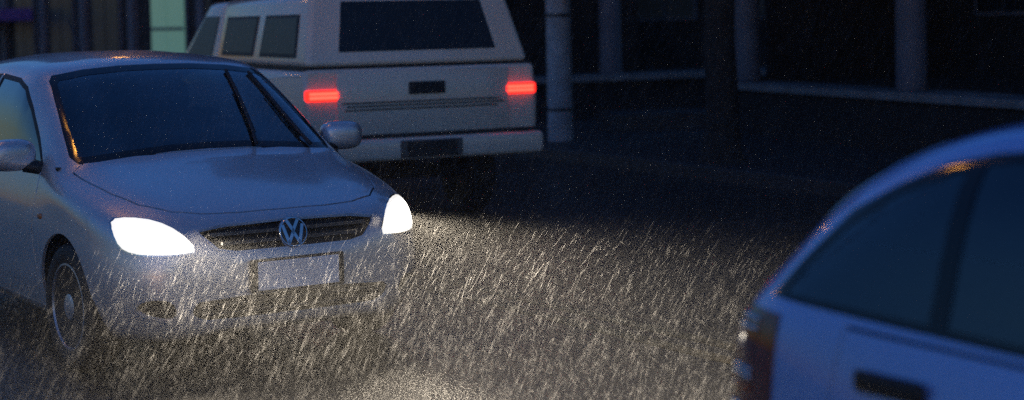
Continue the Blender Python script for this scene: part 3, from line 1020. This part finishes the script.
# ------------------------------------------------------------------ the cream pickup with a canopy, driving away
def frustum(name, bot, top, z0, z1, m, parent, bevel=.03, crown=0.0):
    """bot / top: (x0, x1, half-width)"""
    b = bmesh.new()
    q = []
    for (x0, x1, w), z in ((bot, z0), (top, z1)):
        q.append([b.verts.new(p) for p in ((x0, -w, z), (x1, -w, z), (x1, w, z), (x0, w, z))])
    b.faces.new(q[0][::-1]); b.faces.new(q[1])
    for i in range(4):
        b.faces.new((q[0][i], q[0][(i + 1) % 4], q[1][(i + 1) % 4], q[1][i]))
    bmesh.ops.bevel(b, geom=b.edges[:], offset=bevel, segments=4, profile=.5, affect='EDGES')
    if crown:
        for v in b.verts:
            if v.co.z > z1 - .02: v.co.z += crown * (1 - (v.co.y / top[2]) ** 2)
    return from_bm(name, b, m, parent, True, 35)


def pane(name, fn, u0, u1, v0, v1, m, parent, out=.006, th=.012, taper=(0, 0), bevel=.003):
    """slab on a tilted face: fn(u, v) -> (point, normal)"""
    poly = [(u0, v0), (u1, v0), (u1 - taper[1], v1), (u0 + taper[0], v1)]

    def f(p, k):
        c, n = fn(*p)
        return c + n * (out if k == 0 else out - th)
    return from_bm(name, prism_bm(poly, f, bevel), m, parent)


def build_truck(root):
    prof = [(.0, .60), (-.02, .72), (-.015, 1.0), (.0, 1.225), (.02, 1.245), (3.75, 1.245), (4.75, 1.14), (4.92, 1.02), (4.95, .60), (4.88, .48)]
    arch = lambda cx: [(cx + .44 * math.cos(a), .46 + .44 * math.sin(a)) for a in np.linspace(0.05, math.pi - .05, 16)]
    prof += arch(4.05) + arch(1.05) + [(.4, .50)]
    b = prism_bm(prof, lambda p, k: (p[0], (-.945, .945)[k], p[1]))
    bmesh.ops.bevel(b, geom=[e for e in b.edges if abs(e.verts[0].co.y - e.verts[1].co.y) < 1e-4], offset=.045, segments=3, profile=.5, affect='EDGES')
    from_bm('body', b, 'cream', root, True, 35)
    can = frustum('canopy', (.03, 2.62, .915), (.22, 2.62, .80), 1.262, 1.80, 'cream', root, .05, .06)
    frustum('cab', (2.66, 3.95, .91), (2.70, 3.25, .78), 1.262, 1.79, 'cream', root, .05, .05)
    from_bm('gasket', box_bm(3.9, 1.852, .022, (1.99, 0, 1.254)), 'black', root)
    H = 1.80 - 1.262
    nrear = Vector((-H, 0, .19)).normalized()
    rear = lambda u, v: (Vector((.03 + .19 * v / H, u, 1.262 + v)), nrear)
    pane('rear_window', rear, -.64, .64, .11, .49, 'darkglass', root, taper=(.07, .07))
    for s in (1, -1):
        ns = Vector((0, s * H, .115)).normalized()
        sidef = lambda u, v, s=s, ns=ns: (Vector((u, s * (.915 - .115 * v / H), 1.262 + v)), ns)
        for u0, u1, tp in ((.30, 1.28, (.09, 0)), (1.48, 2.45, (0, 0))):
            fr = pane('canopy_window', sidef, u0, u1, .07, .40, 'black', root, .008, taper=tp)
            pane('window_glass', sidef, u0 + .03, u1 - .03, .095, .375, 'darkglass', fr, .011, taper=tp)
        nc = Vector((0, s * H, .13)).normalized()
        cabf = lambda u, v, s=s, nc=nc: (Vector((u, s * (.91 - .13 * v / H), 1.262 + v)), nc)
        pane('cab_window', cabf, 2.80, 3.70, .05, .41, 'darkglass', root, .008, taper=(0, .42))
    nw = Vector((H, 0, .7)).normalized()
    wsf = lambda u, v: (Vector((3.95 - .7 * v / H, u, 1.262 + v)), nw)
    pane('windscreen', wsf, -.8, .8, .04, .43, 'darkglass', root, taper=(.1, .1))
    # tailgate and what is on it
    tg = from_bm('tailgate', box_bm(.03, 1.40, .52, (-.022, 0, .965), .012), 'cream', root, True, 35)
    from_bm('tailgate_handle', box_bm(.02, .30, .095, (-.04, -.02, 1.09), .01), 'black', tg)
    for z, y0, y1 in ((.990, -.62, .66), (.965, -.66, .62), (.938, -.60, .64)):
        from_bm('lettering_stripe', box_bm(.004, y1 - y0, .010, (-.040, (y0 + y1) / 2, z)), 'band', tg)  # plain dark stripes standing in for the smeared lettering across the tailgate
    for s in (1, -1):
        t = from_bm('tail_light', box_bm(.05, .28, .085, (-.012, s * .80, 1.055), .02), 'tail', root)
        from_bm('lamp_strip', box_bm(.012, .22, .022, (-.040, s * .80, 1.070), .004), 'tail_hot', t)
        from_bm('lamp_strip', box_bm(.012, .22, .022, (-.040, s * .80, 1.040), .004), 'tail_hot', t)
    bu = from_bm('rear_bumper', box_bm(.14, 1.88, .17, (-.09, 0, .64), .035, 3), 'cream', root, True, 35)
    from_bm('bumper_line', box_bm(.10, 1.80, .022, (-.065, 0, .742)), 'black', bu)
    from_bm('plate_recess', box_bm(.02, .50, .13, (-.162, 0, .64), .008), 'bar', bu)
    from_bm('plate', box_bm(.006, .40, .11, (-.175, 0, .64), .003), 'band', bu)
    from_bm('axle', tube_bm([(1.05, -.8, .36), (1.05, .8, .36)], .06, 10), 'black', root)
    from_bm('fuel_tank', box_bm(1.6, 1.2, .2, (2.4, 0, .46), .04), 'black', root)
    for cx in (1.05, 4.05):
        for s in (1, -1):
            wheel(root, cx, s * .80, .36, .36, .24, s, 5)


TR = at_depth(420, 90, 12.9)
truck = empty('pickup_truck', (TR.x, TR.y, 0), STREET + R(82))
tag(truck, 'cream pickup with canopy and lit red tail lights, driving away behind the silver car', 'pickup')
build_truck(truck)

# ------------------------------------------------------------------ the arcaded building across the street
def wall_box(name, a, b_, z0, z1, depth, m, parent=None, bevel=0.0, nrm=None):
    """a wall from a to b (ground points), its front on that line and its depth behind it"""
    a, b_ = Vector((a[0], a[1], 0)), Vector((b_[0], b_[1], 0))
    e = (b_ - a); L = e.length; e.normalize()
    n = Vector((-e.y, e.x, 0))
    if n.y < 0: n = -n
    c = (a + b_) / 2 + n * depth / 2
    b = box_bm(L, depth, z1 - z0, bevel=bevel)
    bmesh.ops.rotate(b, cent=(0, 0, 0), matrix=Matrix.Rotation(math.atan2(e.y, e.x), 3, 'Z'), verts=b.verts)
    bmesh.ops.translate(b, vec=(c.x, c.y, (z0 + z1) / 2), verts=b.verts)
    return from_bm(name, b, m, parent)


def arcade(root, a, b_, zt, cols, height=3.4, depth=3.2):
    a, b_ = Vector((*a, 0)), Vector((*b_, 0))
    e = (b_ - a).normalized(); n = Vector((-e.y, e.x, 0))
    if n.y < 0: n = -n
    L = (b_ - a).length
    wall_box('plinth', a, b_, .10, zt - .09, depth + .5, 'wall', root)
    k = 0.0                                         # coping stones with open joints
    while k < L - .05:
        w = min(1.2, L - k)
        p, q = a + e * (k + .004) - n * .05, a + e * (k + w - .004) - n * .05
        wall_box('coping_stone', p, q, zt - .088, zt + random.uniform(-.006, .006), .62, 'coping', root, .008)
        k += w
    floor = wall_box('arcade_floor', a + n * .58, b_ + n * .58, zt - .10, zt - .02, depth - .6, 'wall', root)
    for t in cols:
        c = a + e * t + n * .26
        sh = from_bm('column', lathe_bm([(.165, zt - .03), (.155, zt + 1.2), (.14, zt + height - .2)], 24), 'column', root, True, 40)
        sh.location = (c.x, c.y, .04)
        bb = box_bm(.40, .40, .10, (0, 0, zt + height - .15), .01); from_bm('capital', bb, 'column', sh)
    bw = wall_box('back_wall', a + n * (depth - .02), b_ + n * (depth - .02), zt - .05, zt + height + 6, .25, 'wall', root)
    t = .6
    while t < L - 1.4:
        p = a + e * t + n * (depth - .06); q = p + e * 1.2
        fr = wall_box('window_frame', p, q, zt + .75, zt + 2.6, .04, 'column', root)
        wall_box('window_pane', p + e * .06 - n * .012, p + e * .58 - n * .012, zt + .80, zt + 2.55, .03, 'darkglass', fr)
        wall_box('window_pane', p + e * .62 - n * .012, p + e * 1.14 - n * .012, zt + .80, zt + 2.55, .03, 'darkglass', fr)
        t += 2.1
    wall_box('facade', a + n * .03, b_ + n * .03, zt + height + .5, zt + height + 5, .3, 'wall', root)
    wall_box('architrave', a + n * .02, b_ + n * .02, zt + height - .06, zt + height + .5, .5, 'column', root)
    wall_box('soffit', a + n * .5, b_ + n * .5, zt + height + .1, zt + height + .3, depth - .5, 'wall', root)


ra, rb = at_depth(736, 83, 20.8), at_depth(1024, 100, 15.5)
dv = (rb - ra); dv.z = 0; dv.normalize()
ra2, rb2 = ra - dv * .2, rb + dv * 9
arc = empty('arcade_building', (ra2.x, ra2.y, .125))
tag(arc, 'dark arcaded building on a raised plinth to the right of the tree trunk', 'building')


def col_at(a, b_, px, setback=.26):
    """distance along a-b where the view ray of pixel column px meets the line of columns"""
    a, b_ = Vector((a.x, a.y)), Vector((b_.x, b_.y))
    e = (b_ - a).normalized(); n = Vector((-e.y, e.x))
    if n.y < 0: n = -n
    a = a + n * setback
    r = Vector(((px - 512 - .022 * 100) / FPX, 1.0))
    # a + e t = r s
    det = e.x * -r.y + r.x * e.y
    return (-a.x * -r.y + -r.x * a.y * 1.0) / det if abs(det) > 1e-9 else 0


tc1, tc2 = col_at(ra2, rb2, 750), col_at(ra2, rb2, 914)
sp = tc2 - tc1
arcade(arc, (ra2.x, ra2.y), (rb2.x, rb2.y), .75, [tc1, tc2] + [tc2 + sp * k for k in (1, 2) if tc2 + sp * k < (rb2 - ra2).length])
rn = Vector((-dv.y, dv.x, 0))
for z0, z1, m_ in ((.10, .64, 'wall'), (.66, 4.2, 'wall')):
    q0 = ra2 + rn * .62; q1 = q0 + rn * 3.4
    wall_box('end_wall', (q0.x, q0.y), (q1.x, q1.y), z0, z1, .25, m_, arc)
for c in arc.children: c.matrix_parent_inverse = Matrix.Translation(-arc.location)

la, lb = at_depth(530, 78, 24.0), at_depth(692, 73, 24.9)
lv = (lb - la); lv.z = 0; lv.normalize()
la2 = la - lv * 3.9; lb_vis = lb; lb = lb + lv * 4.2
wing = empty('arcade_building', (la2.x, la2.y, .125))
tag(wing, 'dark arcade wing with pale coping between the concrete pole and tree trunk', 'building')
tl1 = col_at(la2, lb, 613)
arcade(wing, (la2.x, la2.y), (lb.x, lb.y), .75, [tl1, tl1 - 2.4])
for c in wing.children: c.matrix_parent_inverse = Matrix.Translation(-wing.location)
# low step slab in the courtyard
s0, s1 = at_depth(612, 117, 21.6), at_depth(742, 112, 21.9)
st = wall_box('stone_step', (s0.x, s0.y), (s1.x, s1.y), .12, .34, .9, 'kerb', None, .01)
tag(st, 'low pale stone step behind the tree trunk, below the arcade coping', 'step')

# building further down the street, with a green lit doorway
fa = Vector((-3.3, 23.9, 0)); fdv = Vector((-math.sin(KA), math.cos(KA), 0))
fb = fa + fdv * 46
far = empty('shop_building', (fa.x, fa.y, .125))
tag(far, 'long dark building with a green lit doorway above the silver roof', 'building')
fn_ = Vector((math.cos(KA), math.sin(KA), 0))


def far_box(name, t0, t1, z0, z1, out, depth, m, parent):
    a, b_ = fa + fdv * t0 - fn_ * out, fa + fdv * t1 - fn_ * out
    c = (a + b_) / 2 + fn_ * depth / 2
    b = box_bm((t1 - t0), depth, z1 - z0)
    bmesh.ops.rotate(b, cent=(0, 0, 0), matrix=Matrix.Rotation(math.atan2(fdv.y, fdv.x), 3, 'Z'), verts=b.verts)
    bmesh.ops.translate(b, vec=(c.x, c.y, (z0 + z1) / 2), verts=b.verts)
    o = from_bm(name, b, m, parent)
    o.matrix_parent_inverse = Matrix.Translation(-far.location) if parent is far else Matrix.Identity(4)
    return o


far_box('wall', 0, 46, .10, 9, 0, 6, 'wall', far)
dr = far_box('doorway', 4.0, 6.05, .13, 2.75, .05, .04, 'column', far)
far_box('door_pane', 4.1, 5.0, .25, 2.65, .07, .03, 'greenlit', dr)
far_box('door_pane', 5.06, 5.95, .25, 2.65, .07, .03, 'greenlit', dr)
far_box('door_rail', 4.1, 5.95, 1.52, 1.57, .09, .02, 'column', dr)
for t0 in (1.2, 8.0, 11.5, 15.0, 19, 23):
    f = far_box('shop_window', t0, t0 + 2.0, .7, 2.7, .05, .04, 'column', far)
    for k in range(2):
        far_box('window_pane', t0 + .08 + k * .95, t0 + .96 + k * .95, .78, 2.62, .07, .03, 'darkglass', f)
for t0 in (3, 7, 10.5, 14, 18, 22, 27):
    far_box('pilaster', t0, t0 + .35, .12, 7.4, .10, .12, 'column', far)
aw = far_box('awning', 15.0, 19.0, 1.78, 2.05, 1.1, 1.0, 'purple', None)
aw.matrix_parent_inverse = Matrix.Identity(4)
tag(aw, 'dull purple awning at the far left above the silver car roof', 'awning')

# ------------------------------------------------------------------ pole and tree on the pavement
pp = ground_point(558, 141, .125)
pole = empty('utility_pole', (pp.x, pp.y, .12))
tag(pole, 'round concrete utility pole with dark bands beside the pickup', 'pole')
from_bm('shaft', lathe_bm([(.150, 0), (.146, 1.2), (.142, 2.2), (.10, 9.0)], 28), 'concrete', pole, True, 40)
for z in (.38, 1.50, 2.7, 4.2):
    b = lathe_bm([(.1515 - z * .0035, z - .02), (.154 - z * .0035, z - .015), (.154 - z * .0035, z + .015), (.1515 - z * .0035, z + .02)], 28)
    from_bm('band', b, 'band', pole, True, 40)
from_bm('cross_arm', box_bm(1.8, .10, .12, (0, -.12, 8.3), .01), 'concrete', pole)

tp = ground_point(720, 163, .125)
tree = empty('street_tree', (tp.x, tp.y, .11))
tag(tree, 'dark tree trunk standing on the far pavement in front of the arcade', 'tree')
b = bmesh.new()
tube_bm([(0, 0, 0), (0.0, .0, .12), (.01, 0, .5), (-.01, .02, 1.2), (.03, 0, 2.1), (.0, .05, 3.0), (.1, .1, 4.2)], [.27, .20, .165, .155, .15, .14, .09], 14, b)
for v in b.verts:
    a = math.atan2(v.co.y, v.co.x)
    v.co += Vector((math.cos(a), math.sin(a), 0)) * .014 * math.sin(5 * a + 3 * v.co.z)
tr = from_bm('trunk', b, 'bark', tree, True, 60)
tips = []
for k in range(9):
    a = k * 2.4; z0 = 2.2 + .2 * k
    e = Vector((math.cos(a) * random.uniform(1.2, 2.1), math.sin(a) * random.uniform(1.2, 2.1), random.uniform(.9, 1.9)))
    p0 = Vector((.03, .05, z0)); pm = p0 + e * .5 + Vector((0, 0, .1))
    from_bm('limb', tube_bm([p0, pm, p0 + e], [.075, .045, .015], 7), 'bark', tr, True)
    tips += [pm, p0 + e]
vs, fs = [], []
for k in range(5200):
    c = random.choice(tips) + Vector((random.gauss(0, .42), random.gauss(0, .42), random.gauss(.1, .34)))
    u = Vector((random.gauss(0, 1), random.gauss(0, 1), random.gauss(0, .6))).normalized()
    w = u.cross(Vector((random.gauss(0, 1), random.gauss(0, 1), random.gauss(0, 1)))).normalized()
    l_, h_ = random.uniform(.05, .10), random.uniform(.02, .04)
    i = len(vs)
    vs += [c - u * l_, c + w * h_, c + u * l_, c - w * h_]
    fs.append((i, i + 1, i + 2, i + 3))
me = bpy.data.meshes.new('crown'); me.from_pydata([tuple(v) for v in vs], [], fs)
cr = link('crown', me, 'leaf', tree, False)

# ------------------------------------------------------------------ sodium street lamps down the street, their lanterns above the frame
for k_ in ('lamp', 'lamp_rim', 'tail_hot'):
    M[k_].cycles.emission_sampling = 'NONE'      # small lenses: seen and reflected; the beams are lamps of their own
M['sodium'] = material('sodium_lens', (.5, .3, .1), .3, emit=(1.0, .42, .07), estr=18.0)
LAMPS = [(-5.0, 29.6, -1, 'sodium street lamp on the far pavement, hidden behind the pickup')]
for k, txt in ((0, 'sodium street lamp beside the silver hatchback, left of the frame'), (1, 'sodium street lamp down the street behind the silver hatchback'), (-1, 'sodium street lamp on the near pavement behind the camera')):
    q = gx - LEFT * 3.2 - FWD * (3 + 18 * k)
    LAMPS.append((q.x, q.y, 1, txt))
for k, (x, y, sg, txt) in enumerate(LAMPS):
    lp = empty('street_lamp', (x, y, 0)); tag(lp, txt, 'street lamp', 'sodium street lamps down the street')
    from_bm('post', lathe_bm([(.11, 0), (.09, .4), (.055, 7.0)], 16), 'column', lp, True, 40)
    from_bm('arm', tube_bm([(0, 0, 6.9), (sg * LEFT.x * .5, sg * LEFT.y * .5, 7.3), (sg * LEFT.x * 1.5, sg * LEFT.y * 1.5, 7.45)], .03, 8), 'column', lp, True)
    hd = from_bm('lamp_head', box_bm(.62, .28, .14, bevel=.05, seg=3), 'column', lp, True)
    hd.location = (sg * LEFT.x * 1.7, sg * LEFT.y * 1.7, 7.46); hd.rotation_euler = (0, 0, STREET)
    from_bm('lens', blob_bm(.25, .11, .10, 2.4, 20, 12), 'sodium', hd, True).location = (0, 0, -.07)

# ------------------------------------------------------------------ the rain
def rain_material():
    """thin water streaks: they pass on a little of the light that falls on them, mostly forwards"""
    m = bpy.data.materials.new('rain_water')
    m.use_nodes = True
    n, l = m.node_tree.nodes, m.node_tree.links
    n.remove(n['Principled BSDF'])
    tr = n.new('ShaderNodeBsdfTranslucent'); tr.inputs[0].default_value = (.88, .88, .90, 1)
    di = n.new('ShaderNodeBsdfDiffuse'); di.inputs[0].default_value = (.16, .16, .165, 1)
    mx = n.new('ShaderNodeMixShader'); mx.inputs[0].default_value = .25
    l.new(tr.outputs[0], mx.inputs[1]); l.new(di.outputs[0], mx.inputs[2])
    tp = n.new('ShaderNodeBsdfTransparent')
    m2 = n.new('ShaderNodeMixShader'); m2.inputs[0].default_value = .046
    l.new(tp.outputs[0], m2.inputs[1]); l.new(mx.outputs[0], m2.inputs[2])
    l.new(m2.outputs[0], n['Material Output'].inputs[0])
    return m


M['rain'] = rain_material()


def car_mask(P, origin, ang, x0, x1, hw, h):
    """points inside a car's box"""
    d = P - np.array(origin)
    fx, fy = math.cos(ang), math.sin(ang)
    lx = d[:, 0] * fx + d[:, 1] * fy
    ly = -d[:, 0] * fy + d[:, 1] * fx
    return (lx > x0) & (lx < x1) & (np.abs(ly) < hw) & (P[:, 2] < h)


def outside_cars(P):
    bad = car_mask(P, gx, STREET - R(90), -3.15, .78, .83, 1.45)
    bad |= car_mask(P, O3, STREET - R(90), -.05, 3.8, .83, 1.45)
    bad |= car_mask(P, (TR.x, TR.y, 0), STREET + R(90), -.1, 5, .96, 1.8)
    bad |= (np.hypot(P[:, 0], P[:, 1]) < 3.0)
    return P[~bad]


def needles(name, P, D, Ln, Wd, m):
    """thin three-sided needles: centre, unit direction, length, width"""
    n = len(P)
    up = np.tile(np.array([[.31, .87, .12]]), (n, 1))
    U = np.cross(D, up); U /= np.linalg.norm(U, axis=1)[:, None]
    V = np.cross(D, U)
    v = np.zeros((n, 5, 3))
    v[:, 0] = P - D * Ln[:, None] / 2
    v[:, 1] = P + D * Ln[:, None] / 2
    for k in range(3):
        a = 2 * math.pi * k / 3
        v[:, 2 + k] = P + (U * math.cos(a) + V * math.sin(a)) * Wd[:, None] / 2
    t = np.array([[0, 2, 3], [0, 3, 4], [0, 4, 2], [1, 3, 2], [1, 4, 3], [1, 2, 4]])
    f = (np.arange(n)[:, None, None] * 5 + t[None]).reshape(-1, 3)
    me = bpy.data.meshes.new(name)
    me.vertices.add(n * 5); me.vertices.foreach_set('co', v.reshape(-1))
    me.loops.add(f.size); me.loops.foreach_set('vertex_index', f.reshape(-1).astype(np.int32))
    me.polygons.add(len(f)); me.polygons.foreach_set('loop_start', np.arange(0, f.size, 3, dtype=np.int32))
    me.update(calc_edges=True)
    return link(name, me, m, None, False)


N = 430000
P = np.stack([rng.uniform(-4.5, 4.5, N), rng.uniform(2.4, 14, N), rng.uniform(0, 2.6, N)], 1)
P = outside_cars(P)
n = len(P)
gust = .42 + .4 * np.exp(-((P[:, 0] - .4) / .9) ** 2 - ((P[:, 1] - 8.0) / 1.6) ** 2) + .10 * np.sin(P[:, 0] * 1.3 + P[:, 1] * .7) + rng.normal(0, .18, n)
D = np.stack([-gust, rng.normal(0, .10, n), -np.ones(n)], 1)
D /= np.linalg.norm(D, axis=1)[:, None]
Ln = np.clip(rng.lognormal(math.log(.038), .7, n), .010, .26)
big = rng.random(n) > .988
Wd = np.where(big, rng.uniform(.0012, .0022, n), rng.uniform(.0005, .0010, n))
Ln = np.where(big, np.clip(Ln * 1.7, .05, .26), Ln)
rain = needles('rain', P, D, Ln, Wd, 'rain')
tag(rain, 'slanting streaks of heavy rain glowing in the headlight beams', 'rain', kind='stuff')

# drops thrown up by the wet road
N = 160000
Q = np.stack([rng.uniform(-4.0, 4.0, N), rng.uniform(4.0, 13, N), np.abs(rng.exponential(.10, N))], 1)
Q = outside_cars(Q)
n = len(Q)
D = np.stack([rng.normal(-.25, .55, n), rng.normal(0, .5, n), rng.uniform(.4, 1.2, n)], 1)
D /= np.linalg.norm(D, axis=1)[:, None]
spl = needles('road_splash', Q, D, rng.uniform(.008, .05, n), rng.uniform(.0006, .0012, n), 'rain')
tag(spl, 'fine splash of raindrops bouncing off the wet asphalt', 'splash', kind='stuff')

# fine spray hanging over the road between the cars
m = bpy.data.materials.new('spray_mist'); m.use_nodes = True
n, l = m.node_tree.nodes, m.node_tree.links
n.remove(n['Principled BSDF'])
pv = n.new('ShaderNodeVolumePrincipled')
pv.inputs['Color'].default_value = (.92, .92, .92, 1)
pv.inputs['Density'].default_value = .0034
m.cycles.volume_sampling = 'EQUIANGULAR'
m.cycles.homogeneous_volume = True
pv.inputs['Anisotropy'].default_value = .2
l.new(pv.outputs[0], n['Material Output'].inputs['Volume'])
c = gx + FWD * 1.4 + LEFT * .2
b = box_bm(9.0, 7.0, 1.10, (0, 0, .57), .12, 3)
bmesh.ops.rotate(b, cent=(0, 0, 0), matrix=Matrix.Rotation(STREET - R(90), 3, 'Z'), verts=b.verts)
bmesh.ops.translate(b, vec=(c.x, c.y, 0), verts=b.verts)
sp_ = from_bm('spray', b, m)
tag(sp_, 'low veil of fine rain spray glowing over the road in the beams', 'spray', kind='stuff')
